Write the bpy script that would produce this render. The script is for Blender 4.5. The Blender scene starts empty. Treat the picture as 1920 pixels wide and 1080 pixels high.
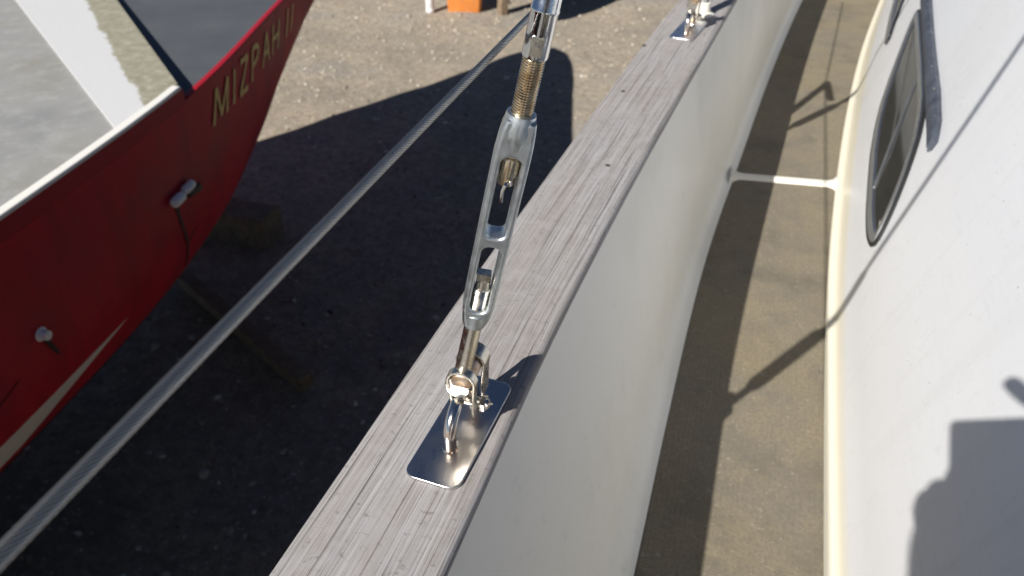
import bpy, bmesh, math, random
import numpy as np
from mathutils import Vector, Matrix, Euler

# ---------------------------------------------------------------- camera, sky, sun, exposure
SC = bpy.context.scene
COL = SC.collection
SUN = Vector((.49, 1.117, -1)).normalized()          # direction the sunlight travels
cam_d = bpy.data.cameras.new('camera')
cam = bpy.data.objects.new('camera', cam_d)
COL.objects.link(cam)
cam_d.sensor_width = 36
cam_d.lens = 36 * 1423 / 1920
cam_d.clip_start = .01
cam_d.clip_end = 2000
rx, ry, rz_ = Vector((.9538, .3004, 0)), Vector((-.1772, .5628, .8074)), Vector((.2425, -.7701, .59))
cam.matrix_world = Matrix(((rx[0], ry[0], rz_[0], 0), (rx[1], ry[1], rz_[1], 0), (rx[2], ry[2], rz_[2], .53), (0, 0, 0, 1)))
cam_d.dof.use_dof = True
cam_d.dof.focus_distance = .56
cam_d.dof.aperture_fstop = 10
SC.camera = cam

world = bpy.data.worlds.new('World')
SC.world = world
world.use_nodes = True
wn = world.node_tree
sky = wn.nodes.new('ShaderNodeTexSky')
sky.sky_type = 'NISHITA'
sky.sun_disc = False
sky.sun_elevation = math.asin(-SUN.z)
sky.sun_rotation = math.atan2(-SUN.x, -SUN.y)
sky.air_density = .55
sky.dust_density = .15
sky.ozone_density = 1.6
sky.altitude = 1200
bgn = wn.nodes['Background']
wn.links.new(sky.outputs[0], bgn.inputs[0])
bgn.inputs[1].default_value = .052
sl = bpy.data.lights.new('sun', 'SUN')
sl.energy = 5.0
sl.angle = math.radians(.53)
sl.color = (1, .95, .87)
so = bpy.data.objects.new('sun', sl)
COL.objects.link(so)
so.rotation_euler = SUN.to_track_quat('-Z', 'Y').to_euler()
so.location = (-4, -9, 9)
SC.view_settings.view_transform = 'Standard'
SC.view_settings.look = 'None'
SC.view_settings.gamma = 1
SC.view_settings.exposure = .40

# ---------------------------------------------------------------- helpers
def tag(o, label=None, cat=None, group=None, kind=None):
    if label: o['label'] = label
    if cat: o['category'] = cat
    if group: o['group'] = group
    if kind: o['kind'] = kind
    return o

def empty(name, loc=(0, 0, 0)):
    o = bpy.data.objects.new(name, None)
    o.location = loc
    o.empty_display_size = .05
    COL.objects.link(o)
    return o

def mk(name, verts, faces, mat=None, parent=None, smooth=True, mats=None, midx=None, uvs=None):
    me = bpy.data.meshes.new(name)
    me.from_pydata([tuple(v) for v in verts], [], [tuple(f) for f in faces])
    if mats:
        for m in mats: me.materials.append(m)
    elif mat: me.materials.append(mat)
    if midx: me.polygons.foreach_set('material_index', midx)
    if uvs:
        uv = me.uv_layers.new(name='uv')
        for l in me.loops: uv.data[l.index].uv = uvs[l.vertex_index]
    me.update()
    if smooth:
        me.polygons.foreach_set('use_smooth', [True] * len(me.polygons))
        me.set_sharp_from_angle(angle=math.radians(smooth if smooth is not True else 38))
    o = bpy.data.objects.new(name, me)
    COL.objects.link(o)
    if parent is not None:
        o.parent = parent
        r = parent
        while r.parent: r = r.parent
        me.transform(Matrix.Translation(-Vector(r.location)))      # parts are local to their thing
    return o

class MB:
    """collects pieces for one mesh"""
    def __init__(s): s.v = []; s.f = []; s.m = []
    def add(s, v, f, m=0):
        n = len(s.v); s.v += [tuple(p) for p in v]; s.f += [tuple(i + n for i in q) for q in f]; s.m += [m] * len(f)
    def build(s, name, mats, parent=None, smooth=True):
        if not isinstance(mats, (list, tuple)): mats = [mats]
        return mk(name, s.v, s.f, parent=parent, smooth=smooth, mats=mats, midx=s.m)

def frame(axis, hint=None):
    a = Vector(axis).normalized()
    h = Vector(hint) if hint is not None else (Vector((0, 0, 1)) if abs(a.z) < .9 else Vector((1, 0, 0)))
    u = (h - a * h.dot(a)).normalized()
    return u, a.cross(u), a

def lathe(mb, origin, axis, prof, n=32, m=0, cap=True, hint=None):
    """prof: list of (s, r) along axis"""
    u, w, a = frame(axis, hint)
    o = Vector(origin); vs = []
    for s_, r in prof:
        for k in range(n):
            t = 2 * math.pi * k / n
            vs.append(o + a * s_ + (u * math.cos(t) + w * math.sin(t)) * r)
    fs = []
    for i in range(len(prof) - 1):
        for k in range(n):
            fs.append((i * n + k, i * n + (k + 1) % n, (i + 1) * n + (k + 1) % n, (i + 1) * n + k))
    if cap:
        fs.append(tuple(range(n - 1, -1, -1)))
        fs.append(tuple((len(prof) - 1) * n + k for k in range(n)))
    mb.add(vs, fs, m)

def tube(mb, pts, r, n=16, m=0, cap=True):
    pts = [Vector(p) for p in pts]
    vs = []; up = None
    for i, p in enumerate(pts):
        d = (pts[min(i + 1, len(pts) - 1)] - pts[max(i - 1, 0)]).normalized()
        if up is None: up = frame(d)[0]
        up = (up - d * up.dot(d)).normalized()
        w = d.cross(up)
        rr = r[i] if isinstance(r, (list, tuple)) else r
        for k in range(n):
            t = 2 * math.pi * k / n
            vs.append(p + (up * math.cos(t) + w * math.sin(t)) * rr)
    fs = [(i * n + k, i * n + (k + 1) % n, (i + 1) * n + (k + 1) % n, (i + 1) * n + k) for i in range(len(pts) - 1) for k in range(n)]
    if cap:
        fs.append(tuple(range(n - 1, -1, -1))); fs.append(tuple((len(pts) - 1) * n + k for k in range(n)))
    mb.add(vs, fs, m)

def box(mb, c, s, m=0, axes=None):
    c = Vector(c); ax = axes or (Vector((1, 0, 0)), Vector((0, 1, 0)), Vector((0, 0, 1)))
    vs = [c + ax[0] * (s[0] / 2 * i) + ax[1] * (s[1] / 2 * j) + ax[2] * (s[2] / 2 * k) for i in (-1, 1) for j in (-1, 1) for k in (-1, 1)]
    mb.add(vs, [(0, 1, 3, 2), (4, 6, 7, 5), (0, 4, 5, 1), (2, 3, 7, 6), (0, 2, 6, 4), (1, 5, 7, 3)], m)

def bevel(o, w, seg=2):
    b = o.modifiers.new('bevel', 'BEVEL'); b.width = w; b.segments = seg; b.limit_method = 'ANGLE'; b.angle_limit = math.radians(35)
    return o

def grid(rows, close=False):
    """rows: list of equal-length vertex lists -> verts, faces"""
    n = len(rows[0]); vs = [p for r in rows for p in r]; fs = []
    for i in range(len(rows) - 1):
        for j in range(n - 1 + (1 if close else 0)):
            k = (j + 1) % n
            fs.append((i * n + j, i * n + k, (i + 1) * n + k, (i + 1) * n + j))
    return vs, fs

def itp(xs, ys):
    xs = np.array(xs, float); ys = np.array(ys, float); m = np.gradient(ys, xs)
    def f(x):
        if x <= xs[0]: return float(ys[0] + m[0] * (x - xs[0]))
        if x >= xs[-1]: return float(ys[-1] + m[-1] * (x - xs[-1]))
        i = int(np.searchsorted(xs, x)) - 1; h = xs[i + 1] - xs[i]; t = (x - xs[i]) / h
        return float((2*t**3-3*t*t+1)*ys[i] + (t**3-2*t*t+t)*h*m[i] + (-2*t**3+3*t*t)*ys[i+1] + (t**3-t*t)*h*m[i+1])
    return f

def sheet2d(outer, holes, thick, bev, M, name, mat, parent, res=3):
    """flat outline with holes, given a thickness and rounded edges. M maps (x,y,z) of the flat to the place"""
    cu = bpy.data.curves.new(name, 'CURVE'); cu.dimensions = '2D'; cu.fill_mode = 'BOTH'
    cu.extrude = max(thick / 2 - bev, 0); cu.bevel_depth = bev; cu.bevel_resolution = res
    for pts in [outer] + holes:
        sp = cu.splines.new('POLY'); sp.points.add(len(pts) - 1); sp.use_cyclic_u = True
        for i, p in enumerate(pts): sp.points[i].co = (p[0], p[1], 0, 1)
    t = bpy.data.objects.new('tmp', cu); COL.objects.link(t)
    dg = bpy.context.evaluated_depsgraph_get(); dg.update()
    me = bpy.data.meshes.new_from_object(t.evaluated_get(dg))
    bpy.data.objects.remove(t)
    vs = [M @ v.co for v in me.vertices]; fs = [tuple(p.vertices) for p in me.polygons]
    bpy.data.meshes.remove(me)
    return vs, fs

def rrect(x0, y0, x1, y1, r, n=6):
    out = []
    for cx, cy, a0 in ((x1 - r, y1 - r, 0), (x0 + r, y1 - r, 90), (x0 + r, y0 + r, 180), (x1 - r, y0 + r, 270)):
        for k in range(n + 1):
            a = math.radians(a0 + 90 * k / n); out.append((cx + r * math.cos(a), cy + r * math.sin(a)))
    return out

GZ = -2.67                                                 # yard level, the cap rail top is 0
DZ = -.47                                                  # side deck level

# ---------------------------------------------------------------- materials
def mat(name, col, rough=.5, metal=0., spec=None, coat=0.):
    m = bpy.data.materials.new(name); m.use_nodes = True
    b = m.node_tree.nodes['Principled BSDF']
    b.inputs['Base Color'].default_value = (*col, 1); b.inputs['Roughness'].default_value = rough; b.inputs['Metallic'].default_value = metal
    if spec is not None: b.inputs['Specular IOR Level'].default_value = spec
    if coat: b.inputs['Coat Weight'].default_value = coat; b.inputs['Coat Roughness'].default_value = .08
    return m

class NT:
    def __init__(s, m): s.t = m.node_tree; s.b = s.t.nodes['Principled BSDF']
    def n(s, ty, **k):
        x = s.t.nodes.new(ty)
        for a, v in k.items(): setattr(x, a, v)
        return x
    def l(s, a, b): s.t.links.new(a, b)
    def coord(s, kind='Object', scale=(1, 1, 1), rot=(0, 0, 0)):
        c = s.n('ShaderNodeTexCoord'); mp = s.n('ShaderNodeMapping')
        mp.inputs['Scale'].default_value = scale; mp.inputs['Rotation'].default_value = rot
        s.l(c.outputs[kind], mp.inputs[0]); return mp.outputs[0]
    def noise(s, vec, scale, detail=4, rough=.55, dist=0):
        x = s.n('ShaderNodeTexNoise'); x.inputs['Scale'].default_value = scale; x.inputs['Detail'].default_value = detail
        x.inputs['Roughness'].default_value = rough; x.inputs['Distortion'].default_value = dist
        s.l(vec, x.inputs['Vector']); return x.outputs['Fac']
    def vor(s, vec, scale, out='Distance', feat='F1', rnd=1):
        x = s.n('ShaderNodeTexVoronoi', feature=feat); x.inputs['Scale'].default_value = scale; x.inputs['Randomness'].default_value = rnd
        s.l(vec, x.inputs['Vector']); return x.outputs[out]
    def ramp(s, fac, stops, interp='LINEAR'):
        x = s.n('ShaderNodeValToRGB'); x.color_ramp.interpolation = interp
        e = x.color_ramp.elements
        while len(e) < len(stops): e.new(.5)
        for i, (p, c) in enumerate(stops):
            e[i].position = p; e[i].color = (*c, 1) if len(c) == 3 else c
        s.l(fac, x.inputs[0]); return x.outputs[0]
    def mix(s, fac, a, b, mode='MIX'):
        x = s.n('ShaderNodeMix', data_type='RGBA', blend_type=mode)
        for sock, v in ((x.inputs[0], fac), (x.inputs[6], a), (x.inputs[7], b)):
            if isinstance(v, (int, float)): sock.default_value = v
            elif isinstance(v, tuple): sock.default_value = (*v, 1)
            else: s.l(v, sock)
        return x.outputs[2]
    def math(s, op, a, b=None, c=None):
        x = s.n('ShaderNodeMath', operation=op)
        for i, v in enumerate((a, b, c)):
            if v is None: continue
            if isinstance(v, (int, float)): x.inputs[i].default_value = v
            else: s.l(v, x.inputs[i])
        return x.outputs[0]
    def sep(s, vec):
        x = s.n('ShaderNodeSeparateXYZ'); s.l(vec, x.inputs[0]); return x.outputs
    def col(s, c): s.l(c, s.b.inputs['Base Color'])
    def rough(s, c): s.l(c, s.b.inputs['Roughness'])
    def bump(s, h, strength=.3, dist=.001):
        x = s.n('ShaderNodeBump'); x.inputs['Strength'].default_value = strength; x.inputs['Distance'].default_value = dist
        if s.b.inputs['Normal'].links: s.l(s.b.inputs['Normal'].links[0].from_socket, x.inputs['Normal'])
        s.l(h, x.inputs['Height']); s.l(x.outputs[0], s.b.inputs['Normal'])

def g(v): return (v, v, v)
BW = [(0, g(0)), (1, g(1))]

# weathered teak: u runs along the grain (metres), v across
M_teak = mat('weathered teak', (.35, .31, .29), .85)
t = NT(M_teak)
uv = t.coord('UV', (1, 1, 1))
wob = t.n('ShaderNodeVectorMath', operation='ADD')
nz = t.n('ShaderNodeTexNoise'); nz.inputs['Scale'].default_value = 3.0; t.l(t.coord('UV', (1, 3, 1)), nz.inputs['Vector'])
sc_ = t.n('ShaderNodeVectorMath', operation='SCALE'); sc_.inputs['Scale'].default_value = .012
t.l(nz.outputs['Color'], sc_.inputs[0]); t.l(uv, wob.inputs[0]); t.l(sc_.outputs[0], wob.inputs[1])
def tm(sx, sy, rot=0):
    mp = t.n('ShaderNodeMapping'); mp.inputs['Scale'].default_value = (sx, sy, 1); mp.inputs['Rotation'].default_value = (0, 0, rot)
    t.l(wob.outputs[0], mp.inputs[0]); return mp.outputs[0]
fine = t.noise(tm(9, 650), 1, 5, .62)
mid = t.noise(tm(2.6, 210, .01), 1, 4, .6)
lrg = t.noise(tm(2.5, 26), 1, 3)
blot = t.noise(tm(42, 30), 1, 6, .68)
crk = t.noise(tm(2.4, 260, -.008), 1, 2, .5, .2)
crkm = t.ramp(crk, [(.60, g(0)), (.67, g(1))])
base = t.ramp(mid, [(.30, (.14, .13, .128)), (.42, (.25, .24, .24)), (.54, (.32, .31, .32)), (.70, (.45, .445, .46))])
c = t.mix(.55, base, t.ramp(fine, [(.34, (.11, .102, .098)), (.47, (.29, .28, .28)), (.64, (.48, .48, .495))]))
c = t.mix(t.ramp(lrg, [(.35, g(0)), (.7, g(.40))]), c, (.29, .24, .205))
c = t.mix(t.ramp(blot, [(.45, g(0)), (.72, g(.55))]), c, (.38, .375, .395))
c = t.mix(t.math('MULTIPLY', crkm, .42), c, (.10, .08, .07))
fl = t.noise(tm(160, 90), 1, 3, .6)
c = t.mix(t.ramp(fl, [(.60, g(0)), (.70, g(.5))]), c, (.12, .105, .10))
t.col(c)
hgt = t.math('ADD', t.math('MULTIPLY', fine, .5), t.math('SUBTRACT', mid, t.math('MULTIPLY', crkm, .7)))
t.bump(hgt, .9, .0013)

# gelcoat whites
def gel(name, colr, rough=.35, stain=(.55, .52, .42), amt=.3, sc=2.2, streak=False):
    m = mat(name, colr, rough); t = NT(m)
    v = t.coord('Object')
    n1 = t.noise(v, sc, 6, .6); n2 = t.noise(v, 38, 5, .7)
    c = t.mix(t.ramp(n1, [(.48, g(0)), (.78, g(amt))]), tuple(colr), stain)
    if streak:
        n3 = t.noise(t.coord('Object', (26, 26, 1.2)), 1, 4, .6)
        c = t.mix(t.ramp(n3, [(.5, g(0)), (.75, g(.22))]), c, (.42, .40, .33))
    c = t.mix(t.ramp(n2, [(.60, g(0)), (.72, g(.16))]), c, (.30, .29, .27))
    t.col(c); t.rough(t.ramp(n1, [(.3, g(rough - .08)), (.7, g(rough + .14))]))
    t.bump(t.noise(v, 3, 2), .10, .004)
    return m
M_white = gel('cabin white gelcoat', (.755, .768, .80), .34, (.69, .715, .76), .5)
M_cream = gel('cream gelcoat', (.84, .79, .63), .45, (.74, .66, .46), .5, 5)
M_bulw = gel('bulwark off white paint', (.90, .89, .835), .42, (.66, .63, .52), .5, 3)

t = NT(M_white); v = t.coord('Object')
old = t.b.inputs['Base Color'].links[0].from_socket
runs = t.noise(t.coord('Object', (1, 26, 1.4)), 1, 4, .6)
old = t.mix(t.ramp(runs, [(.55, g(0)), (.75, g(.22))]), old, (.60, .61, .61))
scr = t.noise(t.coord('Object', (2, 5, 60), (.5, 0, 0)), 1, 2, .5)
old = t.mix(t.ramp(scr, [(.487, g(0)), (.497, g(.15)), (.507, g(0))]), old, (.45, .46, .48))
dots = t.vor(v, 26)
old = t.mix(t.ramp(dots, [(.035, g(.6)), (.06, g(0))]), old, (.32, .31, .29))
t.col(old)
sz = t.sep(t.coord('Object'))
old = t.b.inputs['Base Color'].links[0].from_socket
yk = t.math('MULTIPLY', t.math('MINIMUM', t.math('MAXIMUM', t.math('SUBTRACT', sz[1], 1.1), 0), 1.6), .030)
hh = t.math('SUBTRACT', t.math('ADD', sz[2], GZ - DZ), yk)
t.col(t.mix(t.ramp(hh, [(.026, g(1)), (.050, g(0))]), old, (.74, .705, .59)))

M_deck = mat('non skid deck paint', (.30, .26, .19), .85)
t = NT(M_deck)
v = t.coord('Object')
n1 = t.noise(v, 3.2, 5, .6); n2 = t.noise(v, 160, 5, .75); n3 = t.noise(v, 17, 6, .7)
c = t.ramp(n1, [(.35, (.215, .178, .115)), (.52, (.185, .162, .124)), (.68, (.155, .138, .115))])
c = t.mix(t.ramp(n3, [(.4, g(0)), (.72, g(.7))]), c, (.26, .22, .145))
c = t.mix(t.ramp(t.noise(v, 6, 5, .65), [(.52, g(0)), (.66, g(.55))]), c, (.105, .093, .07))
c = t.mix(t.ramp(n2, [(.38, g(.75)), (.55, g(0))]), c, (.13, .115, .09))
c = t.mix(t.ramp(t.noise(v, 85, 3, .6), [(.6, g(0)), (.72, g(.5))]), c, (.36, .32, .25))
t.col(c)
d1 = t.sep(t.coord('Object', (1, 1, 1), (0, 0, math.radians(58))))
d2 = t.sep(t.coord('Object', (1, 1, 1), (0, 0, math.radians(-58))))
K = 2 * math.pi / .0085
ww = t.math('MULTIPLY', t.math('SINE', t.math('MULTIPLY', d1[0], K)), t.math('SINE', t.math('MULTIPLY', d2[0], K)))
t.bump(ww, .28, .0009); t.bump(n2, .6, .001)

M_deckwhite = gel('deck margin white', (.78, .76, .69), .45, (.62, .58, .45), .6, 9)
M_hull = mat('dark hull paint', (.015, .02, .035), .3)

# metals
def metal(name, colr, rough, sc=120, var=.12, tint=None, tamt=.4):
    m = mat(name, colr, rough, 1.0); t = NT(m); v = t.coord('Object')
    n1 = t.noise(v, sc, 5, .6); n2 = t.noise(v, sc * 5, 3)
    t.rough(t.ramp(n1, [(.3, g(max(rough - var, .03))), (.72, g(rough + var))]))
    if tint: t.col(t.mix(t.ramp(t.noise(v, sc * .55, 4), [(.45, g(0)), (.62, g(tamt))]), tuple(colr), tint))
    t.bump(n2, .12, .0004)
    return m
M_plate = metal('polished stainless plate', (.68, .69, .71), .31, 35, .06, (.48, .42, .36), .35)
M_rod = metal('stainless rod', (.72, .69, .62), .27, 140, .10, (.55, .45, .32), .4)
M_chrome = metal('bright stainless', (.74, .73, .71), .13, 90, .07)
M_thread = metal('threaded stainless', (.66, .57, .43), .24, 150, .08, (.40, .27, .13), .6)
M_galv = metal('dull chromed bronze', (.60, .645, .67), .40, 160, .10, (.46, .49, .51), .5)
M_strap = metal('toggle strap metal', (.62, .59, .52), .30, 150, .1, (.45, .36, .26), .5)
M_pin = metal('clevis pin metal', (.62, .50, .40), .5, 260, .12, (.48, .33, .20), .8)
M_wire = metal('wire rope steel', (.70, .68, .62), .34, 500, .02)

M_rope = mat('twisted wire rope', (.7, .68, .62), .34, 1.0)
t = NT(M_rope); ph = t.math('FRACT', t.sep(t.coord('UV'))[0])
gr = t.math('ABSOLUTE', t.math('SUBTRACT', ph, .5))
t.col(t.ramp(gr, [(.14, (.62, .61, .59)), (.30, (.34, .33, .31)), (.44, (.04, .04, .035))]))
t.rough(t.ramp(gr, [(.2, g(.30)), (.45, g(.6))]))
M_ubolt = metal('rust stained stainless', (.74, .72, .68), .16, 45, .08, (.60, .30, .10), .65)
M_black = mat('black rubber gasket', (.015, .016, .018), .5)
M_alu = metal('anodised window frame', (.50, .51, .52), .42, 50, .05)
M_glass = mat('dark window glass', (.035, .036, .034), .05)
M_glass.node_tree.nodes['Principled BSDF'].inputs['IOR'].default_value = 3.2
M_trim = mat('dark painted rail strip', (.055, .065, .085), .55)
t = NT(M_trim); n1 = t.noise(t.coord('Object'), 30, 6, .7)
t.col(t.ramp(n1, [(.35, (.035, .042, .06)), (.6, (.075, .088, .115)), (.75, (.16, .17, .19))])); t.bump(n1, .4, .002)

# ---------------------------------------------------------------- ground
GZ = -2.67
M_ground = mat('sandy gravel', (.42, .33, .22), .95)
t = NT(M_ground); v = t.coord('Object')
n1 = t.noise(v, .9, 6, .6); n2 = t.noise(v, 13, 8, .78); n3 = t.noise(v, 70, 5, .75)
c = t.ramp(n1, [(.36, (.36, .325, .275)), (.5, (.53, .45, .345)), (.62, (.42, .39, .345))])
c = t.mix(t.ramp(n2, [(.38, g(.85)), (.58, g(0))]), c, (.25, .215, .17))
vc = t.n('ShaderNodeTexVoronoi'); vc.inputs['Scale'].default_value = 42; t.l(v, vc.inputs['Vector'])
sp = t.sep(vc.outputs['Color'])
c = t.mix(t.math('MULTIPLY', t.math('GREATER_THAN', sp[0], .72), t.math('LESS_THAN', vc.outputs['Distance'], .42)), c, t.ramp(sp[1], [(0, (.22, .19, .16)), (.5, (.44, .38, .31)), (1, (.66, .60, .53))]))
c = t.mix(t.ramp(n3, [(.36, g(.6)), (.55, g(0))]), c, (.20, .165, .12))
t.col(c); t.bump(n2, .6, .05); t.bump(n3, .7, .012)
rng = np.random.default_rng(5)
ys = sorted(set([-300, -60, -12, -4] + [round(0 + i * .12, 3) for i in range(0, 116)] + [16, 22, 40, 90, 300]))
xs = sorted(set([-300, -70, -20, -9] + [round(-7 + i * .12, 3) for i in range(0, 68)] + [3, 8, 20, 70, 300]))
def gz(x, y):
    return GZ + .018 * math.sin(2.1 * x + .7 * y) * math.sin(1.3 * y - x) + .010 * math.sin(6.3 * x + 1.1) * math.sin(5.1 * y) if abs(x) < 12 and -5 < y < 20 else GZ
rows = [[(x, y, gz(x, y)) for x in xs] for y in ys]
v_, f_ = grid(rows)
tag(mk('ground', v_, f_, M_ground), 'sandy gravel ground of the boat yard', kind='structure')

# pebbles
M_peb = mat('pebble', (.4, .36, .3), .9)
t = NT(M_peb); oi = t.n('ShaderNodeNewGeometry')
t.col(t.ramp(oi.outputs['Random Per Island'], [(0, (.14, .12, .10)), (.3, (.36, .31, .25)), (.6, (.46, .40, .32)), (.9, (.62, .57, .49)), (1, (.80, .77, .70))]))
ico = [(0, 0, 1), (.894, 0, .447), (.276, .851, .447), (-.724, .526, .447), (-.724, -.526, .447), (.276, -.851, .447), (.724, .526, -.447), (-.276, .851, -.447), (-.894, 0, -.447), (-.276, -.851, -.447), (.724, -.526, -.447), (0, 0, -1)]
icf = [(0, 1, 2), (0, 2, 3), (0, 3, 4), (0, 4, 5), (0, 5, 1), (1, 6, 2), (2, 7, 3), (3, 8, 4), (4, 9, 5), (5, 10, 1), (1, 10, 6), (2, 6, 7), (3, 7, 8), (4, 8, 9), (5, 9, 10), (6, 11, 7), (7, 11, 8), (8, 11, 9), (9, 11, 10), (10, 11, 6)]
pv, pf = [], []
for i in range(7000):
    y = rng.uniform(.8, 13) ; x = rng.uniform(-6.5, .2)
    r = .006 + .016 * rng.random() ** 3 + (.02 if rng.random() < .01 else 0)
    z = gz(x, y); a = rng.uniform(0, 6.28); sx, sy, sz = r * rng.uniform(.8, 1.4), r * rng.uniform(.7, 1.1), r * rng.uniform(.5, .8)
    n = len(pv); ca, sa = math.cos(a), math.sin(a)
    for q in ico:
        j = rng.uniform(.8, 1.15); X, Y = q[0] * sx * j, q[1] * sy * j
        pv.append((x + X * ca - Y * sa, y + X * sa + Y * ca, z + .35 * sz + q[2] * sz * j))
    pf += [(a_ + n, b_ + n, c_ + n) for a_, b_, c_ in icf]
tag(mk('gravel', pv, pf, M_peb, smooth=60), 'loose small stones scattered over the sandy yard', kind='stuff')

# ---------------------------------------------------------------- own boat
DZ = -.47                                                  # side deck level, the rail top is 0
def xo(y):                                                 # outer edge of the cap rail
    if y < 4: return -.2975 + .03 * y + .0127 * y * y if y > -1 else -.3148 - .0046 * (-1 - y) + .004 * (y + 1) ** 2
    return itp([3.4, 4, 5.5, 7, 8.2, 9], [-.0487, .0257, .30, .72, 1.15, 1.5])(y)
RW = itp([-5, -1, .3, .6, .9, 1.3, 1.6, 2.4, 9], [.131, .132, .1325, .1245, .1245, .1285, .131, .131, .10])
xb = itp([-6, -2, .3, .67, .983, 1.514, 1.75, 1.996, 2.8, 3.87, 5.5, 7, 9], [0.1, -.045, -.042, -.037, -.035, -.0235, -.009, .011, .075, .184, .42, .85, 1.5])
xc = itp([-5, -2, .5, .76, 1.607, 2.03, 3.11, 3.98, 5, 5.6], [.32, .245, .238, .2411, .264, .292, .404, .539, .72, .86])
CX = 1.5                                                   # centreline of the boat
boat = tag(empty('sailboat', (0, 0, GZ)), 'white yacht with weathered grey teak cap rail, beige side deck and white cabin', 'sailboat')

yy = [-5.5, -4, -3, -2, -1.2, -.6, -.2] + [i * .08 for i in range(0, 52)] + [4.4, 4.8, 5.2, 5.6, 6, 6.5, 7, 7.5, 8, 8.5, 9]
# cap rail, rounded edges, slightly crowned
RT = .024
def rail_prof(W):
    prof = []
    for a in range(0, 91, 15): prof.append((.009 - .009 * math.cos(math.radians(a)), -.009 + .009 * math.sin(math.radians(a))))
    for k in range(1, 8): prof.append((.009 + (W - .017) * k / 8, .0012 * math.sin(math.pi * k / 8)))
    for a in range(90, -1, -15): prof.append((W - .008 + .008 * math.cos(math.radians(a)), -.008 + .008 * math.sin(math.radians(a))))
    return prof + [(W - .004, -RT), (.004, -RT)]
pr = rail_prof(.13); per = [0]
for a, b in zip(pr, pr[1:]): per.append(per[-1] + math.hypot(b[0] - a[0], b[1] - a[1]))
rows = []; uvs = []
for y in yy:
    x0 = xo(y); rows.append([(x0 + p[0] + .0012 * math.sin(7 * y) * (1 if i < 3 else 0), y, p[1]) for i, p in enumerate(rail_prof(RW(y)))])
    uvs += [(y, q) for q in per]
v_, f_ = grid(rows, True)
mk('cap_rail', v_, f_, M_teak, boat, uvs=uvs)

# bulwark inner face with a cove into the deck
rows = []
for y in yy:
    xt = xo(y) + RW(y) - .014; b = xb(y); row = []
    zt = -RT + .002
    # straight part ends where the cove starts
    r = .030
    dx = b - xt; L = math.hypot(dx, DZ - zt)
    ex, ez = b - r * .75, DZ + r * 1.05
    for k in range(7): s_ = k / 6; row.append((xt + (ex - xt) * s_ + .006 * math.sin(math.pi * s_), y, zt + (ez - zt) * s_))
    for k in range(1, 8):
        s_ = k / 7
        p0 = Vector((ex, ez)); p1 = Vector((ex + (ex - xt) * .13, DZ + .003)); p2 = Vector((b + .012, DZ + .0015))
        q = p0 * (1 - s_) ** 2 + p1 * 2 * s_ * (1 - s_) + p2 * s_ ** 2
        row.append((q.x, y, q.y))
    rows.append(row)
v_, f_ = grid(rows)
mk('bulwark', v_, f_, M_bulw, boat)

# topsides and bottom outside
rows = []
hp = [(.006, -.0235), (.002, -.25), (.03, -.7), (.16, -1.2), (.42, -1.6), (.85, -1.95), (1.3, -2.2)]
for y in yy[:-2]:
    x0 = xo(y); w = CX - x0
    left = [(x0 + .014 + min(d, 1) * w / 1.62 if d < 1.2 else CX - .06, y, z) for d, z in hp]
    right = [(2 * CX - x, y, z) for x, _, z in reversed(left)]
    rows.append(left + right)
v_, f_ = grid(rows)
mk('hull', v_, f_, M_hull, boat)
# side deck, from bulwark to bulwark under the cabin
rows = [[(xb(y) + (2 * CX - 2 * xb(y)) * k / 6, y, DZ) for k in range(7)] for y in yy[:-2]]
v_, f_ = grid(rows)
mk('side_deck', v_, f_, M_deck, boat)

# white moulded bead crossing the side deck, blending into bulwark and cabin
rows = []
for k in range(25):
    u = k / 24; x = .012 + (.296 - .012) * u; yc = 1.995 + .035 * u
    e = max(0, 1 - u * 9) ** 2 + max(0, 1 - (1 - u) * 12) ** 2
    w = .017 + .035 * e; h = .010 + .006 * e
    rows.append([(x, yc + w * math.cos(math.pi * (1 - j / 8)), DZ - .001 + h * math.sin(math.pi * j / 8)) for j in range(9)])
v_, f_ = grid(rows)
mk('deck_bead', v_, f_, M_deckwhite, boat)

# cabin side, a toe of cream gelcoat, coach roof
cp = [(0, -.004), (0, .006), (.003, .010), (.009, .012), (.014, .015), (.018, .021), (.021, .030), (.024, .044), (.030, .07), (.036, .10), (.045, .15), (.075, .25), (.105, .35), (.135, .45), (.165, .55), (.195, .65), (.21, .70)]
HEADP = [(.222, .735), (.242, .765), (.275, .787), (.32, .80), (.45, .82), (.8, .85)]
cy = [-3.2, -2.4, -1.6, -1, -.5] + [i * .1 for i in range(-2, 56)]
def wallp(y, h):                                            # a point of the cabin side
    hs = [q[1] for q in cp]; xs_ = [q[0] for q in cp]
    return Vector((xc(y) + float(np.interp(h, hs, xs_)), y, DZ + h))
rows = []
for y in cy:
    row = [(xc(y) + p[0], y, DZ + p[1]) for p in cp + HEADP]
    row += [(CX, y, DZ + .88)] + [(2 * CX - x, y, z) for x, _, z in reversed(row)]
    rows.append(row)
v_, f_ = grid(rows)
n = len(rows[0]); mi = [1 if (i % (n - 1)) < 7 or (i % (n - 1)) > n - 9 else 0 for i in range(len(f_))]
f_ += [tuple(range(n)), tuple((len(rows) - 1) * n + k for k in range(n - 1, -1, -1))]; mi += [0, 0]
mk('cabin', v_, f_, None, boat, mats=[M_white, M_white], midx=mi, smooth=30)

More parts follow.
